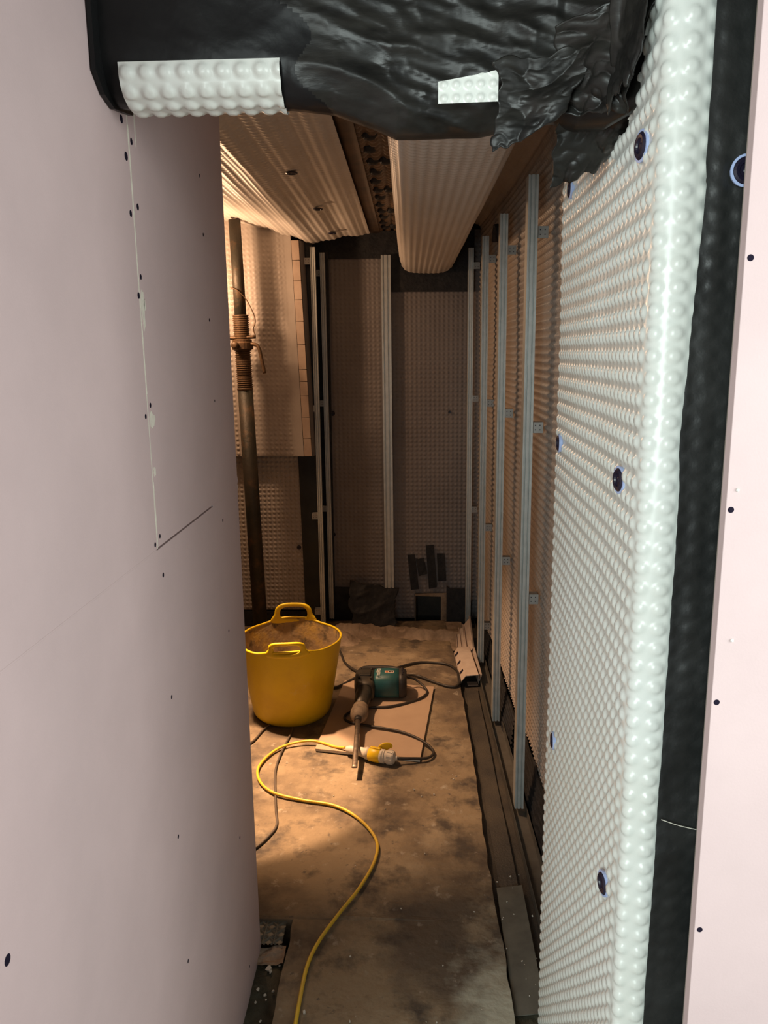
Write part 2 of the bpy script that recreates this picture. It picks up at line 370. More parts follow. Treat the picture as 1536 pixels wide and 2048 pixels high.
box('joint_filler', -.420, -.41062, .36, 1.225, 1.2404, 1.2426, M['pink'], wl)
box('joint_filler', -.420, -.41062, 1.60, 1.84, 1.2404, 1.2441, M['pink'], wl)
prism('torn_paper', [(-.418, 1.838, 1.30), (-.416, 1.853, 1.275), (-.414, 1.858, 1.255), (-.416, 1.852, 1.240), (-.418, 1.838, 1.238)], (.0012, 0, 0), M['pink'], pb)
prism('torn_gypsum', [(-.420, 1.838, 1.246), (-.415, 1.856, 1.243), (-.414, 1.850, 1.236), (-.420, 1.838, 1.232)], (.002, 0, 0), M['gypsum'], pb)

# ---- plasterboard facing the camera on the right
wfr = box('wall_front_right', .36, 1.6, .865, .905, -.1, 2.4, M['timber'])
setprops(wfr, 'pale pink plasterboard panel at the right edge facing the camera, screwed near its edge', 'wall', kind='structure')
pr = box('plasterboard', .3445, 1.6, .850, .8645, -.1, 2.4, M['pink'], wfr, .0006)
for x, z, s in [(.3505, 1.641, .75), (.3500, 1.378, .75), (.3505, 1.153, .75), (.3510, .855, .75)]: screw(pr, (x, .8499, z), (math.pi / 2, 0, 0), s)
for x, z in [(.362, 1.228), (.3555, 1.40)]:
    bm = bmesh.new(); bmesh.ops.create_icosphere(bm, subdivisions=1, radius=.0022); bmesh.ops.translate(bm, verts=bm.verts, vec=(x, .8495, z)); bmo('plaster_nib', bm, M['white'], pr)

# ---- pier behind the near right membrane
pier = box('wall_pier', .312, .62, .945, 1.60, -.1, 2.4, M['timber'])
setprops(pier, 'masonry pier hidden under the bright dimpled membrane on the right', 'wall', kind='structure')
# ---- right wall
wr = box('wall_right', .47, .62, 1.60, 4.60, -.1, 2.4, M['timber'])
setprops(wr, 'long right wall of the corridor lined with dimpled membrane behind the steel studs', 'wall', kind='structure')
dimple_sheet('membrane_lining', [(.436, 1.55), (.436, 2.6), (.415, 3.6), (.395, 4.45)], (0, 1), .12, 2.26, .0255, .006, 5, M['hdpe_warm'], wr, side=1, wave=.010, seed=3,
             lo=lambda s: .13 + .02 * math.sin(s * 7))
# crumpled black upstand under the membrane
def crinkle(name, x, y0, y1, z0, z1, mt, parent, seed):
    nv, nu = 26, int((y1 - y0) / .008)
    Y, Z = np.meshgrid(np.linspace(y0, y1, nu), np.linspace(z0, z1, nv), indexing='ij')
    X = x - .02 * np.abs(np.sin(Z * 160 + 6 * fbm(Y * 5, Z * 3, seed, 2))) * (.4 + fbm(Y * 9, Z * 9, seed + 3, 2)) - .02 * (1 - (Z - z0) / (z1 - z0))
    return npmesh(name, np.stack([X, Y, Z], -1), grid_faces(nu, nv), mt, parent)
crinkle('folded_upstand', .436, 1.58, 2.9, -.03, .15, M['tape_dull'], wr, 2)
crinkle('folded_upstand', .420, 2.9, 4.42, -.03, .13, M['tape_dull'], wr, 5)
# vertical seam tape on the right wall, curled over at the top
tube('seam_tape', [(.385, 3.66, 2.03), (.383, 3.58, 2.08), (.385, 3.50, 2.06), (.393, 3.47, 1.95), (.395, 3.47, 1.5), (.395, 3.47, .9), (.395, 3.47, .10)], .016, M['tape_dull'], wr, 8, 6, flat=.35)
# ---- ceiling
ceil = box('ceiling', -1.9, 1.0, -1.4, 4.75, 2.42, 2.5, M['ceil_dark'])
setprops(ceil, 'low ceiling above the corridor', 'ceiling', kind='structure')
box('beam_infill', -.22, .60, 1.25, 4.55, 2.245, 2.30, M['ceil_dark'], ceil)
dimple_sheet('stained_membrane', [(-.215, 2.195), (-.05, 2.205), (.02, 2.21)], (0, 2), 1.26, 4.42, .044, .010, 8, M['brown_strip'], ceil, side=-1, wave=.006, seed=4, rad=.44, top=.2)
tube('seam_tape', [(-.185, 1.28, 2.182), (-.180, 2.4, 2.184), (-.178, 3.4, 2.182), (-.178, 4.40, 2.182)], .034, M['brown_strip'], ceil, 10, 6, flat=.10)
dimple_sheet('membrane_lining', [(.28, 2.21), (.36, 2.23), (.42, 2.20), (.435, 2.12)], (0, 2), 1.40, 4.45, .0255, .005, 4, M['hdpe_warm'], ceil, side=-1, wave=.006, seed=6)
bm = bmesh.new(); lathe(bm, [(.026, .010), (.024, .0), (.017, -.010), (.008, -.0125)], 16); DM = bpy.data.meshes.new('shaded_dimple'); bm.to_mesh(DM); bm.free(); DM.materials.append(M['tape_dull'])  # black domes: the shade of deep dimples is put into their colour
for k in range(16):
    for x in ((-.118,) if k % 3 else (-.118, -.074)):
        o = bpy.data.objects.new('shaded_dimple', DM); COL.objects.link(o); o.parent = ceil; o.location = (x + .004 * math.sin(k * 2.1), 1.92 + k * .158, 2.196)
# ---- back wall
wb = box('wall_back', -.50, .62, 4.62, 4.75, -.1, 2.4, M['tape_dull'])
setprops(wb, 'dark end wall of the corridor lined with dimpled membrane', 'wall', kind='structure')
HX0, HX1, HZ = .030, .205, .152
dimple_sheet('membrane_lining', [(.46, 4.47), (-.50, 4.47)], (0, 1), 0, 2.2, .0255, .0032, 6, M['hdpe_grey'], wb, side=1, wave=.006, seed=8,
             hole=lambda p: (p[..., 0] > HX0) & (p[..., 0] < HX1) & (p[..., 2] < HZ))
# the square recess low in the end wall
rec = bmesh.new()
for a in [(HX0 - .004, HX0 + .004, 4.465, 4.62, -.03, HZ), (HX1 - .004, HX1 + .004, 4.465, 4.62, -.03, HZ), (HX0, HX1, 4.465, 4.62, HZ - .004, HZ + .004), (HX0, HX1, 4.60, 4.62, -.03, HZ)]: bx(rec, *a)
bmo('recess', rec, M['channel'], wb)
prism('recess_lip', [(HX0, 4.462, HZ), (HX1 + .012, 4.462, HZ + .004), (HX1 + .012, 4.462, -.02), (HX1 - .022, 4.462, -.02), (HX1 - .022, 4.462, HZ - .018), (HX0, 4.462, HZ - .012)], (0, .008, 0), M['mortar'], wb)
# black tape at the top of the end wall
prism('top_tape', [(-.47, 4.455, 2.20), (-.47, 4.455, 2.06), (-.098, 4.455, 2.055), (-.098, 4.455, 1.880), (.36, 4.455, 1.874), (.36, 4.455, 2.20)], (0, .006, 0), M['tape_dull'], wb)
prism('side_tape', [(-.495, 4.44, -.02), (-.445, 4.44, -.02), (-.43, 4.44, 2.2), (-.53, 4.44, 2.2)], (0, .01, 0), M['tape_dull'], wb)
prism('corner_patch', [(-.46, 4.450, -.02), (-.26, 4.450, -.02), (-.27, 4.450, .196), (-.46, 4.450, .200)], (0, .006, 0), M['tape_dull'], wb)
prism('corner_patch', [(.214, 4.435, -.03), (.36, 4.435, -.03), (.345, 4.435, .188), (.235, 4.435, .190), (.214, 4.435, .21)], (0, .008, 0), M['tape_dull'], wb)
# ---- left front-facing wall of the alcove
wbl = box('wall_back_left', -1.9, -.505, 4.36, 4.62, -.1, 2.4, M['tape_dull'])
setprops(wbl, 'alcove wall at the far left lined with dimpled membrane behind the prop', 'wall', kind='structure')
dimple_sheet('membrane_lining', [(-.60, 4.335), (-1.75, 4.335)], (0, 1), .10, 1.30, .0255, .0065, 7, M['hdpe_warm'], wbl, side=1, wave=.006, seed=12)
prism('side_tape', [(-.618, 4.325, 1.02), (-.603, 4.325, -.02), (-.505, 4.325, -.02), (-.505, 4.325, 2.2), (-.575, 4.325, 2.2), (-.53, 4.325, 1.02)], (0, .012, 0), M['tape'], wbl)
prism('base_tape', [(-1.75, 4.325, -.02), (-.60, 4.325, -.02), (-.60, 4.325, .09), (-1.75, 4.325, .105)], (0, .008, 0), M['tape_dull'], wbl)
setprops(box('wall_alcove_left', -2.0, -1.75, 1.5, 4.75, -.1, 2.4, M['hdpe_grey']), 'hidden left end of the alcove beside the work light', 'wall', kind='structure')
setprops(box('wall_alcove_front', -1.9, -.565, 1.72, 1.82, -.1, 2.4, M['timber']), 'back of the alcove partition behind the left plasterboard', 'wall', kind='structure')

# ================================================================== THINGS FIXED TO THE BUILDING
# ---- plugs
def plug_mesh(name, ring):
    bm = bmesh.new(); lathe(bm, [(.0105, 0), (.0105, .0016), (.0088, .0030), (.0062, .0026), (.0055, .0012), (.0026, .0010), (.0016, .0016)], 24); me = bpy.data.meshes.new(name); bm.to_mesh(me); bm.free()
    me.materials.append(M['plug']); return me
PM = plug_mesh('fixing_plug', 0)
bm = bmesh.new(); lathe(bm, [(.0118, -.0035), (.0128, .0000), (.0128, .0010), (.0108, .0012)], 24, cap=False); RM = bpy.data.meshes.new('washer'); bm.to_mesh(RM); bm.free(); RM.materials.append(M['plug_ring'])
def plug(parent, loc, nrm, s=1.0, ring=False):
    o = bpy.data.objects.new('fixing_plug', PM); COL.objects.link(o); o.parent = parent; o.location = loc
    o.rotation_euler = Vector(nrm).to_track_quat('Z', 'Y').to_euler(); o.scale = (s, s, s)
    if ring:
        r = bpy.data.objects.new('washer', RM); COL.objects.link(r); r.parent = o
    return o
# ---- near right membrane sheet wrapped round the pier
mem = thing('membrane_sheet', 'bright translucent white dimpled membrane sheet wrapped around the near right pier', 'membrane', (.3, 1.0, 0))
def arc(cx, cy, r, a0, a1, n=8): return [(cx + r * math.cos(math.radians(a)), cy + r * math.sin(math.radians(a))) for a in np.linspace(a0, a1, n)]
npath = [(.301, 1.615), (.298, 1.45), (.291, 1.20), (.280, 1.00)] + arc(.302, .956, .024, 180, 268, 8) + [(.316, .9314), (.324, .934), (.331, .939)]
def near_hi(s):   # ragged upper edge where the tape laps over
    z = np.interp(s, [0, .06, .075, .41, .50, .555, .60, .64, .72], [1.905, 1.880, 1.872, 1.836, 1.832, 1.848, 1.90, 2.06, 2.2])
    return float(z + .004 * math.sin(s * 60))
o = dimple_sheet('studded_face', npath, (0, 1), -.06, 2.2, .0255, .0040, 9, M['hdpe'], None, side=-1, hi=near_hi, wave=.007, seed=9, rad=.43, top=.16)
o.parent = mem; o.matrix_parent_inverse = Matrix.Translation((-.3, -1.0, 0))
inv = lambda x, y, z: (x - .3, y - 1.0, z)
for y, z in [(.998, 1.785), (1.52, 1.838), (1.555, 1.372), (1.035, 1.382), (1.518, .755), (1.015, .795)]:
    xx = np.interp(y, [1.0, 1.2, 1.45, 1.6], [.280, .291, .298, .301]) - .0045
    plug(mem, inv(xx, y, z), (-1, 0.06 if y > 1.2 else -.12, 0), 1.45, True)
# ---- black tape band down the pier front
def tape_band():
    nu, nv = 44, 560; z = np.linspace(-.06, 2.2, nv); u = np.linspace(0, 1, nu); Uu, Z = np.meshgrid(u, z, indexing='ij')
    x0 = np.interp(z, [0, .65, 1.12, 1.38, 1.44, 1.49, 1.70, 1.73, 1.75, 1.86, 2.2], [.316, .316, .3185, .319, .3165, .318, .327, .329, .326, .327, .327]) + (vnoise(z * 30, z * 0 + .5, 2) - .5) * .0016
    X = x0[None, :] + (.60 - x0[None, :]) * Uu ** 1.6
    sf = X - .28; D = dimples(sf + .001, Z, .0255, .45, .15) * .003 * np.clip(fbm(X * 9, Z * 3, 4, 2) * 2.4 - .45, 0, 1)
    Y = .9275 - D - (ridged(X * 16, Z * 7, 3, 3) - .4) * .004 - .003 * Uu
    P = np.stack([X, Y, Z], -1)
    return npmesh('tape_band', P, grid_faces(nu, nv), M['tape'])
tb = setprops(tape_band(), 'wide vertical band of black butyl tape between the white membrane and the right plasterboard', 'tape')
plug(tb, (.367, .9185, 1.739), (0, -1, 0), 1.35, True)
setprops(tube('string', [(.3215, .9225, .957), (.345, .9215, .949), (.378, .9215, .941)], .0006, M['string'], None, 6, 6), 'thin pale string lying across the vertical black tape band', 'string')

# ---- cross beam wrapped in tape at the top of the picture
beam = thing('wrapped_beam', 'low cross beam wrapped in black crumpled tape across the top of the opening', 'beam', (0, 1.18, 1.88))
BI = Matrix.Translation((0, -1.18, -1.88))
def bparent(o): o.parent = beam; o.matrix_parent_inverse = BI; return o
def zb(x): return np.interp(x, [-.42, -.37, -.16, -.10, -.045, -.015, .10, .16, .20, .225, .26, .29, .33], [1.893, 1.886, 1.884, 1.877, 1.856, 1.842, 1.841, 1.852, 1.852, 1.838, 1.834, 1.845, 1.87])
def wrapmesh():
    prof = [(0, .50), (0, .40), (0, .30), (0, .22), (0, .16), (0, .12), (0, .09), (0, .07), (0.001, .055), (.003, .043), (.008, .030), (.016, .018), (.026, .008), (.038, .002), (.052, 0), (.07, .002), (.085, .012), (.095, .03), (.10, .06), (.10, .2), (.10, .42)]
    L_ = np.r_[0, np.cumsum(np.hypot(*np.diff(np.array(prof), axis=0).T))]
    t = np.linspace(0, L_[-1], 230); py = np.interp(t, L_, [p[0] for p in prof]); pz = np.interp(t, L_, [p[1] for p in prof])
    x = np.linspace(-.409, .335, 330); X = np.repeat(x[:, None], len(t), 1); T_ = np.repeat(t[None, :], len(x), 0)
    Z = zb(x)[:, None] + pz[None, :]
    # front moves forward towards the pier on the right
    yf = np.interp(x, [-.42, .0, .12, .20, .26, .30, .335], [1.12, 1.12, 1.115, 1.10, 1.06, .99, .945])
    Y = yf[:, None] + py[None, :]
    amp = np.interp(x, [-.42, -.20, -.10, .0, .335], [.0015, .004, .016, .020, .022])[:, None] * np.clip((T_ - .03) * 12, .4, 1)
    ang = .5; uu = X * math.cos(ang) + Z * math.sin(ang); vv = -X * math.sin(ang) + Z * math.cos(ang)
    R1 = ridged(uu * 4 + 2, vv * 13 + 3, 3, 4); ang = -.35; uu = X * math.cos(ang) + Z * math.sin(ang); vv = -X * math.sin(ang) + Z * math.cos(ang)
    R2 = ridged(uu * 7 + 4, vv * 24 + 1, 20, 3); w = fbm(X * 6, Z * 6, 9, 2)
    h = (R1 * w + R2 * (1 - w)) - .45 + (fbm(X * 9 + 2, Z * 9, 30, 2) - .4) * 1.2
    Y = Y - h * amp; Z = Z - h * amp * .4 * (py[None, :] > .01)
    return bparent(npmesh('tape_wrap', np.stack([X, Y, Z], -1), grid_faces(len(x), len(t)), M['tape_crumple']))
wm = wrapmesh()
wm.data.materials.append(M['tape_smooth'])
cx_ = np.empty(len(wm.data.polygons) * 3); wm.data.polygons.foreach_get('center', cx_); cx_ = cx_.reshape(-1, 3)
mi = np.where(cx_[:, 0] + .35 * (cx_[:, 2] - 1.95) + .02 * np.sin(cx_[:, 2] * 60) < -.14, 1, 0).astype(np.int32); wm.data.polygons.foreach_set('material_index', mi)
# exposed white strip of membrane along the lower left edge
sp = [(1.1175, 1.930), (1.1180, 1.915), (1.1225, 1.902), (1.133, 1.891), (1.150, 1.8835), (1.168, 1.8815), (1.185, 1.883), (1.20, 1.89)]
bparent(dimple_sheet('membrane_strip', sp, (1, 2), -.380, -.166, .0255, .004, 9, M['hdpe'], None, side=-1, rad=.44, top=.2))
o = dimple_sheet('membrane_patch', [(.040, 1.090), (.116, 1.086)], (0, 1), 1.858, 1.898, .0155, .0035, 8, M['hdpe'], None, side=-1, wave=.004, seed=2, hi=lambda s: 1.888 + s * .13, lo=lambda s: 1.862 - .0 * s)
bparent(o)
bparent(prism('corner_lap', [(-.4085, 1.10, 2.3), (-.4085, 1.098, 1.915), (-.4085, 1.125, 1.893), (-.4085, 1.16, 1.885), (-.4085, 1.235, 1.897), (-.4085, 1.245, 1.908), (-.4085, 1.24, 2.3)], (.006, 0, 0), M['tape_smooth'], None))
def flap(name, A, nu, nv, amp, seed, mt):
    """bilinear patch A = [[p00,p01],[p10,p11]] with wrinkles"""
    u, v = np.meshgrid(np.linspace(0, 1, nu), np.linspace(0, 1, nv), indexing='ij'); A = np.array(A, float)
    P = (A[0, 0] * ((1 - u) * (1 - v))[..., None] + A[0, 1] * ((1 - u) * v)[..., None] + A[1, 0] * (u * (1 - v))[..., None] + A[1, 1] * (u * v)[..., None])
    n = np.cross(A[1, 0] - A[0, 0], A[0, 1] - A[0, 0]); n /= np.linalg.norm(n)
    P = P + (A[1, 0] - A[0, 0]) * ((fbm(v * 4 + seed, v * 0 + u * .5, seed, 3) - .45) * .22 * np.abs(2 * u - 1) ** 2)[..., None] + (A[0, 1] - A[0, 0]) * ((fbm(u * 4 + seed, u * 0 + v * .5 + 3, seed, 3) - .45) * .22 * np.abs(2 * v - 1) ** 2)[..., None]
    d = (ridged(u * 1.5 + v + 1, v * 3 - u * 1.5 + 8, seed, 3) - .45) * amp * 1.3 + amp * .8 * np.sin(u * 3 + v * 2)
    o = npmesh(name, P + n * d[..., None], grid_faces(nu, nv), mt); md = o.modifiers.new('s', 'SOLIDIFY'); md.thickness = .0015
    return o
# torn flap hanging from the wrap, right of the small white patch
bparent(flap('tape_flap', [[(.116, 1.080, 1.912), (.105, 1.088, 1.798)], [(.235, 1.060, 1.915), (.200, 1.085, 1.842)]], 40, 60, .010, 5, M['tape_crumple']))
bparent(flap('tape_flap', [[(.195, 1.13, 1.88), (.206, 1.20, 1.775)], [(.312, 1.05, 1.90), (.298, 1.22, 1.822)]], 60, 50, .014, 8, M['tape_crumple']))
bparent(flap('tape_flap', [[(.225, 1.00, 2.02), (.240, 1.04, 1.835)], [(.262, .900, 2.02), (.2655, .975, 1.856)]], 50, 60, .012, 14, M['tape_crumple']))
bparent(flap('tape_flap', [[(.185, 1.072, 1.94), (.192, 1.085, 1.845)], [(.279, .950, 1.97), (.281, 1.045, 1.834)]], 60, 60, .016, 23, M['tape_crumple']))
bparent(flap('tape_flap', [[(.296, 1.54, 2.06), (.292, 1.58, 1.866)], [(.290, 1.04, 2.02), (.282, 1.16, 1.826)]], 60, 40, .008, 17, M['tape_crumple']))

# ---- long boxed beam running down the corridor
lb = thing('boxed_beam', 'long round-bottomed beam box wrapped in white ribbed membrane under the ceiling', 'beam', (.13, 2.8, 2.0))
LI = Matrix.Translation((-.13, -2.8, -2.0))
lpath = [(-.058, 2.23), (-.050, 2.12), (-.042, 2.05), (-.026, 2.003), (.004, 1.982), (.05, 1.975), (.14, 1.972), (.19, 1.976), (.222, 1.99), (.245, 2.02), (.275, 2.08), (.305, 2.14), (.335, 2.23)]
o = dimple_sheet('studded_wrap', spline([(a, b, 0) for a, b in lpath], 5)[:, :2], (0, 2), 1.21, 4.425, .026, .0030, 6, M['hdpe_ceiling'], None, side=-1, wave=.006, seed=7)
o.parent = lb; o.matrix_parent_inverse = LI

# ---- ceiling membrane sheets
cm = thing('ceiling_membrane', 'white dimpled membrane sheet fixed to the ceiling, sagging to a lit fold on its left', 'membrane', (-.4, 2.8, 2.15))
cpath = [(-1.70, 2.30), (-1.1, 2.26), (-.80, 2.205), (-.60, 2.150), (-.53, 2.130), (-.490, 2.124), (-.46, 2.130), (-.40, 2.145), (-.30, 2.158), (-.199, 2.166)]
def fold(S_, T_): return .004 * np.sin(S_ * 2 * math.pi / .13 + .6 * np.sin(T_ * 2)) * np.clip((S_ - .7) * 3, .3, 1)
o = dimple_sheet('studded_face', spline([(a, b, 0) for a, b in cpath], 6)[:, :2], (0, 2), 1.26, 4.33, .030, .0032, 6, M['hdpe_ceiling'], None, side=-1, wave=.006, seed=5, dfun=fold)
CMI = Matrix.Translation((.4, -2.8, -2.15)); o.parent = cm; o.matrix_parent_inverse = CMI
for x, y in [(-.383, 2.76), (-.371, 3.431), (-.375, 4.10)]: plug(cm, (x + .4, y - 2.8, np.interp(x, [-.4, -.3], [2.146, 2.152]) - .006 - 2.15), (0, 0, -1), 1.9)

# ---- upper sheet on the alcove wall
hs = thing('membrane_sheet', 'upper dimpled membrane sheet behind the steel prop with a folded brown taped edge', 'membrane', (-.8, 4.29, 1.0))
HI = Matrix.Translation((.8, -4.29, -1.0))
def hparent(o): o.parent = hs; o.matrix_parent_inverse = HI; return o
hs_path = [(-.505, 4.300), (-1.74, 4.300)]
# right edge leans: skew the rows
def lean():
    p = .0265; sub = 8; L_ = 1.2; H_ = 1.24
    s = np.arange(0, L_, p / sub); t = np.arange(0, H_, p / sub); SS, TT = np.meshgrid(s, t, indexing='ij')
    env = np.clip(fbm(SS * 4 + 2, TT * 3 + 1, 3, 2) * 2.6 - .45, .25, 1.1)
    D = dimples(SS, TT, p, .40, .14) * .0065 * env + (fbm(SS * 3, TT * 2, 6, 3) - .45) * .012
    D *= np.clip((SS - .035) / .02, 0, 1)
    X = -.575 - .033 * (TT / 1.17) - SS - .0 ; Z = 1.003 + TT + .006 * np.sin(SS * 6); Y = 4.262 - D - .012
    return npmesh('studded_face', np.stack([X, Y, Z], -1), grid_faces(len(s), len(t)), M['hdpe_warm'])
hparent(lean())
# folded taped edge in short wrapped lengths
zs = [1.003, 1.10, 1.215, 1.33, 1.405, 1.47, 1.60, 1.72, 1.83, 1.93, 2.03, 2.13]
for a, b in zip(zs[:-1], zs[1:]):
    xl = lambda z: -.572 - .032 * (z - 1.003) / 1.12; xr = lambda z: -.530 - .034 * (z - 1.003) / 1.12
    e = .0015 * random.uniform(.4, 1.2)
    hparent(prism('edge_wrap', [(xl(a), 4.246 - e, a + .001), (xr(a), 4.242 - e, a + .002), (xr(b), 4.242 - e, b - .001), (xl(b), 4.246 - e, b)], (0, .014, 0), M['wrap'], None, .0012))
hparent(prism('edge_return', [(-.529, 4.247, 1.003), (-.512, 4.30, 1.003), (-.545, 4.30, 2.13), (-.562, 4.247, 2.13)], (0, .006, 0), M['hdpe_grey'], None))
plug(wbl, (-.63, 4.326, .473), (0, -1, 0), 1.2)
plug(wb, (-.432, 4.462, 1.22), (0, -1, 0), 1.3); plug(wb, (-.445, 4.462, .516), (0, -1, 0), 1.2); plug(wb, (.23, 4.462, 1.221), (0, -1, 0), .8)

# ---- steel studs
def stud_bm(w, d, z0, z1):
    """ribbed furring channel, face towards -y, width w in x, depth d in y"""
    prof = [(-w / 2, d), (-w / 2, 0), (-w * .32, 0), (-w * .30, .008), (-w * .20, .008), (-w * .18, 0), (w * .12, 0), (w * .14, .008), (w * .24, .008), (w * .26, 0), (w / 2, 0), (w / 2, d), (w / 2 - .0015, d), (w / 2 - .0015, .010), (-w / 2 + .0015, .010), (-w / 2 + .0015, d)]
    bm = bmesh.new(); a = [bm.verts.new((x, y, z0)) for x, y in prof]; b = [bm.verts.new((x, y, z1)) for x, y in prof]; n = len(prof)
    for i in range(n): bm.faces.new((a[i], a[(i + 1) % n], b[(i + 1) % n], b[i]))
    bm.faces.new(a[::-1]); bm.faces.new(b); return bm
def bracket(parent, z, side, w, d):
    """perforated U clip that ties the stud back to the wall"""
    bm = bmesh.new(); x0 = w / 2 if side > 0 else -w / 2 - .034
    bx(bm, x0, x0 + .034, -.002 + d * .3, d * .3 + .001, z - .017, z + .017)
    bx(bm, x0, x0 + .034, d * .3, d * .3 + .03, z + .0145, z + .017)
    xe = x0 + .0325 if side > 0 else x0
    bx(bm, xe, xe + .0015, d * .3, d * .3 + .03, z - .017, z + .017)
    o = bmo('bracket', bm, M['bracket'], parent)
    hb = bmesh.new()
    for hx in (.010, .024):
        for hz in (-.007, .007): bx(hb, x0 + hx - .0017, x0 + hx + .0017, d * .3 - .0024, d * .3 - .0019, z + hz - .0017, z + hz + .0017)
    bmo('perforation', hb, M['plug'], o); return o
def stud(label, x, y, z0, z1, w, d, brs, rotz=0, group=None, side=1, tilt=0):
    t = thing('metal_stud', label, 'stud', (x, y, 0), (0, tilt, rotz), group)
    bmo('channel', stud_bm(w, d, z0, z1), M['steel'], t)
    for z in brs: bracket(t, z, side, w, d)
    return t
G = 'galvanised studs standing along the lined walls'
stud('nearest galvanised steel stud on the right wall, beside the bright membrane', .372, 2.47, .0, 2.06, .030, .05, [1.90, 1.315, .752], 0, G)
stud('second galvanised steel stud from the camera on the right wall', .364, 3.13, .0, 2.06, .030, .05, [1.93, 1.31, .705], 0, G)
stud('third galvanised steel stud along the right wall, nearest the pale bracket strips', .357, 3.78, .0, 2.07, .030, .05, [1.97, 1.31, .70, .19], 0, G)
stud('farthest right-wall steel stud, in the corner with the end wall', .334, 4.34, .0, 2.09, .028, .05, [2.0, 1.30, .68], 0, G)
stud('wide ribbed steel stud standing in the middle of the end wall', -.120, 4.425, .20, 2.07, .052, .03, [], 0, G)
stud('left one of the paired steel studs by the taped membrane edge', -.500, 4.285, .02, 2.10, .026, .03, [2.03, 1.26, .66, .10], 0, G, side=-1)
stud('right one of the paired steel studs, on the left side of the end wall', -.462, 4.40, .02, 2.085, .026, .03, [1.98, 1.28, .68], 0, G, side=-1)
# floor track
ft = thing('floor_track', 'long galvanised channel track along the foot of the right wall', 'track', (.38, 1.62, -.022))
def track():
    bm = bmesh.new()
    for x0, x1, z0, z1 in [(-.024, .026, 0, .002), (-.024, -.0225, 0, .030), (.0245, .026, 0, .034)]:
        r = bx(bm, x0, x1, 0, 2.78, z0, z1)
    for v in bm.verts: v.co.x -= .030 * (v.co.y / 2.78)
    return bmo('track_channel', bm, M['track'], ft)
track()

# ================================================================== LOOSE THINGS
# ---- steel prop in the alcove
pp = thing('steel_prop', 'rusty adjustable steel prop standing in the alcove under the ceiling', 'prop', (-.825, 4.10, 0), (0, math.radians(-1.0), 0))
lathe_o('base_plate', [(.06, 0), (.06, .006)], M['rust'], pp, 4)
lathe_o('outer_tube', [(.039, .006), (.039, 1.385)], M['rust'], pp, 28)
lathe_o('tube_rim', [(.039, 1.372), (.042, 1.374), (.042, 1.382), (.039, 1.384)], M['rust_light'], pp, 28)
th = []
for k in range(34): z = 1.385 + k * .0108; th += [(.0365, z), (.041, z + .0035), (.041, z + .006), (.0365, z + .0095)]
lathe_o('thread', th, M['rust_light'], pp, 28, smooth=False)
lathe_o('inner_tube', [(.030, 1.70), (.030, 2.212)], M['rust'], pp, 28)
lathe_o('collar_nut', [(.043, 1.575), (.055, 1.580), (.056, 1.612), (.050, 1.618), (.050, 1.626), (.043, 1.630)], M['rust_light'], pp, 20, smooth=False)
lathe_o('nut_lug', [(.016, 0), (.018, .03), (.010, .034)], M['rust_light'], pp, 14, aim((-.02, -.045, 1.60), (-.03, -.09, 1.60)))
tube('locking_pin', [(-.085, -.02, 1.637), (0, -.02, 1.637), (.075, -.02, 1.640)], .009, M['rust_light'], pp, 4, 8)
tube('handle', [(.045, -.02, 1.605), (.075, -.025, 1.600), (.090, -.028, 1.58), (.100, -.03, 1.53), (.112, -.03, 1.455)], .0095, M['rust_light'], pp, 8, 10)
tube('retaining_wire', [(-.035, -.032, 1.885), (.0, -.036, 1.87), (.035, -.02, 1.83), (.065, -.02, 1.77), (.078, -.02, 1.72), (.066, -.02, 1.68), (.074, -.02, 1.642)], .0028, M['rust_light'], pp, 8, 6)

# ---- yellow rubber tub
tub = thing('rubber_tub', 'yellow flexible rubber tub with two handles and mortar stains on the floor', 'tub', (-.525, 3.225, 0))
def tub_shell(name, rb, rt, z0, h, mt, seg=96, nz=26, inward=False, wob=1):
    P = np.zeros((seg + 1, nz, 3)); a = np.linspace(0, 2 * math.pi, seg + 1); t = np.linspace(0, 1, nz)
    for j, q in enumerate(t):
        r = rb + (rt - rb) * (q ** .92); 
        if q < .05: r -= (.05 - q) * .25
        hump = np.exp(-((np.angle(np.exp(1j * (a + math.pi / 2 - .10)))) / .50) ** 4) + np.exp(-((np.angle(np.exp(1j * (a - math.pi / 2 - .05)))) / .50) ** 4)
        rise = .016 * hump * q ** 6
        P[:, j, 0] = (r + wob * .004 * np.sin(3 * a + 1) * q) * np.cos(a); P[:, j, 1] = (r + wob * .004 * np.sin(3 * a + 1) * q) * np.sin(a); P[:, j, 2] = z0 + h * q + rise
    q_ = grid_faces(seg + 1, nz)
    return npmesh(name, P, q_ if not inward else q_[:, ::-1], mt, tub), P
o_, PO = tub_shell('body', .166, .222, 0, .345, M['tub']); i_, PI_ = tub_shell('stained_lining', .160, .2175, .004, .341, M['tub_in'], inward=True)
lathe_o('base', [(.0005, .004), (.155, .004)], M['tub'], tub, 48, cap=False)
rim = PO[:, -1]; tube('rim', [tuple(p * np.array([.99, .99, 1])) for p in rim[::2]], .0048, M['tub'], tub, 2, 8)
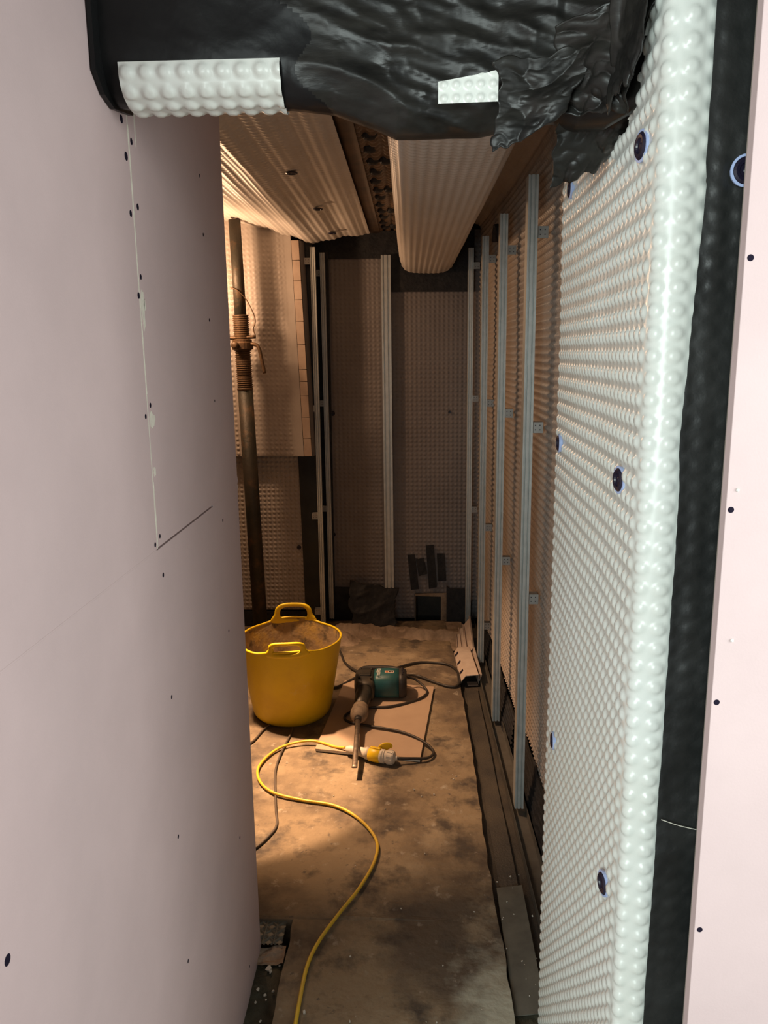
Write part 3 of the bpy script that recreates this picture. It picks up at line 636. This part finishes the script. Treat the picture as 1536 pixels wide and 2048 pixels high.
def handle(a0, z0, hh, lean_, hole_h, wd=1.0):
    """oval grip: a rounded strap running round an oblong finger hole, flaring into the rim"""
    V = []; n, m = 56, 12
    for i in range(n):
        t = 2 * math.pi * i / n; c, s_ = math.cos(t), math.sin(t)
        ci = math.copysign(abs(c) ** .55, c); si = math.copysign(abs(s_) ** .7, s_)
        I = np.array([ci * .245 * wd, z0 + .010 + hole_h * (.5 + .5 * si)])
        fl = max(0., -s_) ** .8
        O = np.array([ci * (.345 * wd + .22 * fl) if s_ < 0 else ci * .345 * wd, z0 + .010 + hole_h * .5 + (si * (hh - hole_h * .5) if s_ > 0 else si * (hole_h * .5 + .022))])
        C_ = (I + O) / 2; D = (O - I) / 2
        for k in range(m):
            u = 2 * math.pi * k / m; q = C_ + D * math.cos(u); h_ = max(0, q[1] - z0)
            r = .2205 - lean_ * h_ + .0072 * math.sin(u); a = a0 + q[0]
            V.append((r * math.cos(a), r * math.sin(a), q[1]))
    F = [(i * m + k, ((i + 1) % n) * m + k, ((i + 1) % n) * m + (k + 1) % m, i * m + (k + 1) % m) for i in range(n) for k in range(m)]
    bm = bmesh.new(); vs = [bm.verts.new(v) for v in V]
    for f in F: bm.faces.new([vs[x] for x in f])
    return bmo('handle', bm, M['tub'], tub, True)
handle(-math.pi / 2 + .10, .345, .052, -.12, .036); handle(math.pi / 2 + .05, .345, .082, .22, .062, 1.22)
n = 40; a = np.linspace(0, 2 * math.pi, 49); rr = np.linspace(0, .182, 16); A_, R_ = np.meshgrid(a, rr, indexing='ij')
Zm = .125 + .03 * (fbm(R_ * np.cos(A_) * 22 + 8, R_ * np.sin(A_) * 22 + 8, 3, 3) - .4) + .02 * (R_ / .18) ** 2
npmesh('mortar_residue', np.stack([R_ * np.cos(A_), R_ * np.sin(A_), Zm], -1), grid_faces(49, 16), M['mortar'], tub)
prism('split', [(-.07, .218, .385), (-.067, .218, .385), (-.064, .218, .415), (-.067, .218, .415)], (0, .008, 0), M['rubber'], tub) if False else None

# ---- plasterboard offcut
ob = thing('board_offcut', 'flat tan plasterboard offcut lying on the floor under the drill', 'board', (0, 0, 0))
prism('board_face', [(-.381, 2.860, .013), (.034, 2.778, .013), (.109, 3.453, .013), (-.315, 3.527, .013)], (0, 0, .0015), M['board'], ob)
prism('gypsum_core', [(-.3805, 2.862, .003), (.0335, 2.780, .003), (.108, 3.452, .003), (-.3145, 3.525, .003)], (0, 0, .010), M['gypsum'], ob)

# ---- rotary hammer lying on its side
dr = thing('hammer_drill', 'teal and black corded hammer drill with a dusty chuck and long chisel bit', 'drill', (-.21, 3.30, .014))
def loft(name, secs, mt, parent, axis, seg=24, pw=3.0):
    """superellipse sections: (pos along axis, c1, c2, r1, r2)"""
    V = []
    for (p, c1, c2, r1, r2) in secs:
        for k in range(seg):
            t = 2 * math.pi * k / seg; c, s = math.cos(t), math.sin(t)
            u = c1 + r1 * math.copysign(abs(c) ** (2 / pw), c); v = c2 + r2 * math.copysign(abs(s) ** (2 / pw), s)
            V.append((p, u, v) if axis == 0 else (u, p, v))
    m = len(secs); F = [(i * seg + k, i * seg + (k + 1) % seg, (i + 1) * seg + (k + 1) % seg, (i + 1) * seg + k) for i in range(m - 1) for k in range(seg)]
    F += [tuple(range(seg)), tuple((m - 1) * seg + k for k in range(seg))]
    bm = bmesh.new(); vs = [bm.verts.new(v) for v in V]
    for f in F: bm.faces.new([vs[i] for i in f])
    o = bmo(name, bm, mt, parent); o.data.polygons.foreach_set('use_smooth', [len(p.vertices) == 4 for p in o.data.polygons]); return o
loft('motor_housing', [(.045, .055, .061, .064, .055), (.055, .055, .062, .068, .058), (.11, .055, .063, .068, .059), (.158, .055, .062, .066, .058)], M['teal'], dr, 0)
loft('motor_end_cap', [(.157, .055, .062, .069, .060), (.172, .055, .062, .069, .060), (.186, .055, .061, .064, .056), (.192, .055, .060, .055, .048)], M['rubber'], dr, 0)
for k in range(5): box('vent_slot', .1715 + .003 * (k % 2) , .1745 + .003 * (k % 2), .015 + k * .018, .024 + k * .018, .1190, .1225, M['plug'], dr)
loft('gear_housing', [(-.050, .005, .058, .036, .042), (-.02, .005, .058, .044, .050), (.03, .002, .058, .048, .055), (.10, .004, .058, .050, .056), (.118, .006, .056, .046, .050)], M['gear'], dr, 1, pw=3.5)
loft('barrel', [(-.200, -.004, .058, .030, .030), (-.13, -.002, .058, .031, .031), (-.10, .0, .058, .035, .036), (-.048, .004, .058, .036, .042)], M['gear'], dr, 1, pw=2.2)
for x, y in [(-.020, .095), (.030, .095), (-.022, .0), (.034, -.005)]: lathe_o('housing_screw', [(.006, .108), (.006, .117), (.003, .118)], M['rubber'], dr, 10, Matrix.Translation((x, y, 0)))
box('gear_cover', -.018, .030, .018, .078, .109, .1165, M['gear'], dr, .004)
loft('chuck_sleeve', [(-.292, -.008, .056, .017, .017), (-.280, -.008, .056, .028, .028), (-.262, -.007, .056, .036, .036), (-.240, -.006, .057, .038, .038), (-.222, -.005, .058, .033, .033), (-.214, -.005, .058, .035, .035), (-.198, -.004, .058, .034, .034)], M['dusty'], dr, 1, pw=2)
loft('chuck_nose', [(-.312, -.009, .055, .011, .011), (-.306, -.009, .055, .015, .015), (-.288, -.008, .056, .016, .016)], M['rubber'], dr, 1, pw=2)
loft('chisel_bit', [(-.645, .000, .034, .011, .0018), (-.625, .000, .035, .010, .003), (-.585, -.001, .0385, .0105, .0075), (-.50, -.003, .0435, .0105, .0105), (-.38, -.006, .050, .0105, .0105), (-.308, -.009, .055, .0105, .0105)], M['bit'], dr, 1, seg=12, pw=2.2)
# rear D handle joining gear housing and motor end
tube('rear_handle', [(-.03, .115, .085), (-.005, .145, .092), (.06, .152, .092), (.13, .148, .090), (.170, .120, .085), (.175, .09, .08)], .0135, M['rubber'], dr, 8, 12)
# maker's name printed up the housing, and the rating sticker
def text(s, size, M4, mt, parent, name):
    c = bpy.data.curves.new(name, 'FONT'); c.body = s; c.size = size; c.extrude = .0003; c.align_x = 'CENTER'; c.align_y = 'CENTER'
    t = bpy.data.objects.new(name, c); COL.objects.link(t); dg = bpy.context.evaluated_depsgraph_get()
    me = bpy.data.meshes.new_from_object(t.evaluated_get(dg)); COL.objects.unlink(t); bpy.data.objects.remove(t)
    o = link(name, me, mt, parent); o.matrix_local = M4; return o
text('makita', .030, Matrix.Translation((.064, .040, .1213)) @ Matrix.Rotation(math.radians(90), 4, 'Z'), M['white'], dr, 'brand_lettering')
box('sticker', .094, .134, .030, .054, .1195, .1222, M['sticker'], dr)
box('sticker_print', .097, .108, .033, .051, .1220, .1225, M['orange_print'], dr)
for a, b, c, d in [(.112, .119, .035, .049), (.1205, .1235, .036, .050), (.1255, .131, .035, .048)]: box('sticker_print', a, b, c, d, .1220, .1225, M['rubber'], dr)
CB = lambda pts: [(x + .21, y - 3.30, z - .014) for x, y, z in pts]
tube('power_cord', CB([(-.02, 3.43, .075), (.03, 3.44, .05), (.075, 3.39, .022), (.055, 3.325, .022), (-.003, 3.275, .020), (-.093, 3.225, .022), (-.182, 3.215, .020), (-.262, 3.17, .022), (-.285, 3.115, .022), (-.255, 3.075, .020), (-.172, 3.035, .024), (-.045, 2.99, .022), (.046, 2.918, .018), (.088, 2.845, .012), (.064, 2.792, .014), (0, 2.772, .022), (-.052, 2.765, .027)]), .0055, M['cable'], dr, 10, 8)
plx = aim((-.058, 2.762, .029), (-.16, 2.788, .029)); plx = Matrix.Translation((.21, -3.30, -.014)) @ plx
lathe_o('plug', [(.008, -.006), (.010, 0), (.0245, .008), (.026, .014), (.026, .036), (.0235, .038), (.0235, .043), (.0265, .045), (.0265, .060)], M['plug_white'], dr, 24, plx, smooth=False)
gr = bmesh.new()
for k in range(10):
    t = 2 * math.pi * k / 10; c, s = math.cos(t), math.sin(t)
    bx(gr, .0245, .0275, -.003, .003, .012, .034, M=plx @ Matrix.Rotation(t, 4, 'Z'))
bmo('plug_grip', gr, M['plug_white'], dr)
# ---- yellow extension lead with socket
ex = thing('extension_lead', 'bright yellow extension lead snaking over the floor to a yellow and white socket', 'cable', (0, 0, 0))
ys_ = [(-.262, 2.845, .027), (-.30, 2.865, .020), (-.408, 2.914, .020), (-.525, 2.875, .009), (-.580, 2.743, .009), (-.563, 2.636, .009), (-.499, 2.552, .009), (-.393, 2.505, .009), (-.266, 2.468, .009), (-.174, 2.386, .009), (-.115, 2.275, .009), (-.114, 2.173, .009), (-.153, 2.045, .009), (-.203, 1.938, .009), (-.248, 1.832, .009), (-.270, 1.744, .009), (-.275, 1.632, .009), (-.274, 1.50, .009), (-.262, 1.2, .009), (-.20, .8, .009)]
tube('yellow_flex', ys_, .0052, M['yellow_cable'], ex, 12, 10)
sx = aim((-.116, 2.777, .029), (-.262, 2.8395, .027))
lathe_o('socket_body', [(.0255, 0), (.0275, .002), (.0275, .046), (.0255, .048)], M['plug_yellow'], ex, 24, sx)
lathe_o('socket_collar', [(.0262, -.012), (.0262, .001)], M['plug_white'], ex, 24, sx)
lathe_o('socket_grip', [(.0235, .047), (.0235, .064), (.019, .070), (.0165, .105), (.0155, .135), (.010, .150), (.0055, .153)], M['plug_white'], ex, 24, sx)
bm = bmesh.new(); bx(bm, -.006, .006, .0255, .0315, .002, .044, .0015, M=sx); bmo('socket_rib', bm, M['plug_yellow'], ex)
lid = tube('socket_lid', [(-.10 + .024 * math.cos(t), 2.803 + .008 * math.cos(t), .052 + .015 * math.sin(t)) for t in np.linspace(-.4, 3.5, 10)], .0045, M['plug_yellow'], ex, 4, 8)
prism('lid_disc', [(-.10 + .022 * math.cos(t), 2.805 + .007 * math.cos(t), .051 + .014 * math.sin(t)) for t in np.linspace(0, 2 * math.pi, 17)[:-1]], (.001, .003, 0), M['plug_yellow'], ex)
# ---- other cables
setprops(tube('black_cable', [(-.62, 3.95, .008), (-.45, 4.0, .008), (-.379, 3.93, .008), (-.334, 3.76, .008), (-.27, 3.65, .010), (-.20, 3.60, .010), (-.10, 3.66, .010), (-.053, 3.70, .010), (.048, 3.761, .009), (.174, 3.741, .009), (.226, 3.66, .009), (.232, 3.56, .009), (.226, 3.49, .009), (.205, 3.462, .010), (.162, 3.474, .010), (.093, 3.532, .010), (.03, 3.585, .012), (-.04, 3.575, .02), (-.15, 3.60, .02), (-.23, 3.57, .020), (-.263, 3.545, .020), (-.352, 3.456, .009), (-.42, 3.46, .009)], .0062, M['cable'], None, 12, 8),
         'black cable looping over the floor behind the drill towards the pale strips', 'cable')
setprops(tube('grey_cable', [(-.50, 3.05, .006), (-.499, 3.00, .006), (-.515, 2.82, .006), (-.513, 2.70, .006), (-.490, 2.56, .003), (-.468, 2.442, .006), (-.452, 2.36, .006), (-.465, 2.30, .006), (-.51, 2.22, .006), (-.60, 2.15, .006)], .0042, M['cable_grey'], None, 10, 8),
         'thin grey brown cable running from the tub under the yellow lead', 'cable')
setprops(tube('grey_cable', [(-.60, 3.08, .006), (-.622, 3.029, .006), (-.646, 2.933, .006), (-.70, 2.85, .006)], .0042, M['cable_grey'], None, 8, 8), 'short dark cable at the left edge in front of the tub', 'cable')
# ---- pale slotted strips stacked by the right wall
def slotted():
    t = thing('slotted_channel', 'pale slotted channel lying at the foot of the right wall before the folded strips', 'channel', (.285, 3.53, -.02), (0, 0, math.radians(2.5)))
    bm = bmesh.new(); prof = [(-.046, 0), (-.042, .030), (-.022, .056), (.040, .060), (.046, .0), (.043, .0), (.037, .057), (-.021, .053), (-.039, .029), (-.043, 0)]
    n = len(prof); a = [bm.verts.new((x, 0 if z > .02 else .03, z)) for x, z in prof]; b = [bm.verts.new((x * .95, .37, z)) for x, z in prof]
    for i in range(n): bm.faces.new((a[i], a[(i + 1) % n], b[(i + 1) % n], b[i]))
    bm.faces.new(a[::-1]); bm.faces.new(b); bmo('channel_body', bm, M['paper'], t)
    for k in range(3):
        y = .07 + k * .115; prism('slot', [(-.041, y, .0325), (-.026, y, .0525), (-.026, y + .022, .0525), (-.041, y + .022, .0325)], (-.0006, 0, .0006), M['plug'], t)
    box('foot_flange', -.010, .040, .012, .05, 0, .003, M['wrap'], t)
slotted()
def strip_piece(label, x0, y0, x1, y1, z0, z1, w, roll):
    t = thing('folded_strip', label, 'strip', ((x0 + x1) / 2, (y0 + y1) / 2, 0)); L_ = math.hypot(x1 - x0, y1 - y0); ang = math.atan2(y1 - y0, x1 - x0)
    bm = bmesh.new(); cy, sy = math.cos(roll), math.sin(roll)
    prof = [(-w / 2, .012), (-w / 2, 0), (w / 2, 0), (w / 2, .012)]; rows = []
    for q in (0, .5, 1):
        rows.append([bm.verts.new(((x0 + (x1 - x0) * q) - (x0 + x1) / 2 + (u * cy - v * sy) * math.sin(ang), (y0 + (y1 - y0) * q) - (y0 + y1) / 2 - (u * cy - v * sy) * math.cos(ang), z0 + (z1 - z0) * q + u * sy + v * cy)) for u, v in prof])
    for a, b in zip(rows[:-1], rows[1:]):
        for i in range(3): bm.faces.new((a[i], a[i + 1], b[i + 1], b[i]))
    o = bmo('strip_body', bm, M['paper'], t); md = o.modifiers.new('s', 'SOLIDIFY'); md.thickness = .002
    return t
strip_piece('leftmost thin folded strip behind the slotted channel', .262, 3.86, .268, 4.10, .0, .035, .030, .3)
strip_piece('thin folded strip in the middle of the pale bundle', .285, 3.88, .286, 4.14, .02, .055, .030, .5)
strip_piece('widest folded strip standing tallest at the back of the pale bundle', .312, 3.86, .316, 4.17, .03, .085, .060, .9)
strip_piece('long narrow strip wedged between the slotted channel and the floor track', .338, 3.56, .322, 4.0, .012, .045, .034, 1.25)
# ---- black offcut leaning on the end wall
lo = flap('membrane_offcut', [[(-.350, 4.30, .002), (-.345, 4.415, .258)], [(-.085, 4.30, .002), (-.075, 4.415, .190)]], 50, 40, .012, 4, M['tape_dull'])
setprops(lo, 'black rubbery membrane offcut leaning against the end wall below the middle stud', 'offcut')
# ---- tape strips on the end wall
TS = [('leftmost black tape strip, long, on the end wall above the square recess', [(-.014, .391), (.030, .394), (.052, .183), (.006, .177)]),
      ('short tilted black tape strip, second from the left above the recess', [(.036, .364), (.082, .373), (.102, .277), (.053, .262)]),
      ('tallest black tape strip, third from the left above the recess', [(.094, .448), (.140, .453), (.158, .194), (.111, .185)]),
      ('rightmost black tape strip above the recess', [(.158, .400), (.204, .399), (.213, .234), (.166, .231)])]
for lab, q in TS:
    n_ = 10; V = []
    o = prism('tape_strip', [(x, 4.4535, z) for x, z in q], (0, .004, 0), M['tape_dull'], None, .0008)
    setprops(o, lab, 'tape', 'black tape strips stuck on the end wall')
# ---- mortar debris along the end wall
def debris():
    nx, ny = 110, 60; X, Y = np.meshgrid(np.linspace(-.42, .30, nx), np.linspace(3.95, 4.41, ny), indexing='ij')
    edge = 4.24 - .10 * (X + .42) / .7 + (fbm(X * 9, X * 0 + 2, 3, 4) - .45) * .12
    band = np.exp(-((Y - edge) / .045) ** 2) * (.6 + .8 * fbm(X * 14, Y * 14, 6, 4))
    left = np.exp(-((X + .37) / .07) ** 2) * np.clip(1 - np.abs(Y - 4.12) / .16, 0, 1) * fbm(X * 18, Y * 18, 8, 4)
    Z = -.004 + .050 * band + .055 * left + (fbm(X * 30, Y * 30, 10, 3) - .5) * .008
    return npmesh('mortar_debris', np.stack([X, Y, Z], -1), grid_faces(nx, ny), M['mortar'])
setprops(debris(), 'ridge of crumbled mortar debris on the floor along the end wall', 'debris', kind='stuff')
# ---- crumbs
def crumbs():
    bm = bmesh.new(); rnd = random.Random(3)
    spots = [(rnd.uniform(-.30, .23), rnd.uniform(1.5, 2.7), .003, rnd.uniform(.0008, .0032) * rnd.random() ** .6 + .0006) for _ in range(26)]
    spots += [(rnd.uniform(.25, .36), rnd.uniform(1.6, 2.15), -.008, rnd.uniform(.001, .0028)) for _ in range(34)]
    spots += [(rnd.uniform(-.40, -.345), rnd.uniform(1.60, 1.80), -.027, rnd.uniform(.002, .004)) for _ in range(6)]
    spots += [(-.375, 1.765, -.024, .009), (-.392, 1.70, -.026, .005), (-.37, 1.755, -.024, .005), (-.26, 1.60, .004, .005)]
    for x, y, z, r in spots:
        q = bmesh.ops.create_icosphere(bm, subdivisions=1, radius=r, matrix=Matrix.Translation((x, y, z)))
        for v in q['verts']: v.co += Vector((rnd.uniform(-1, 1), rnd.uniform(-1, 1), rnd.uniform(-1, 1))) * r * .35
    return bmo('plaster_crumbs', bm, M['crumb'])
setprops(crumbs(), 'pale plaster crumbs scattered over the floor and channels', 'crumbs', kind='stuff')
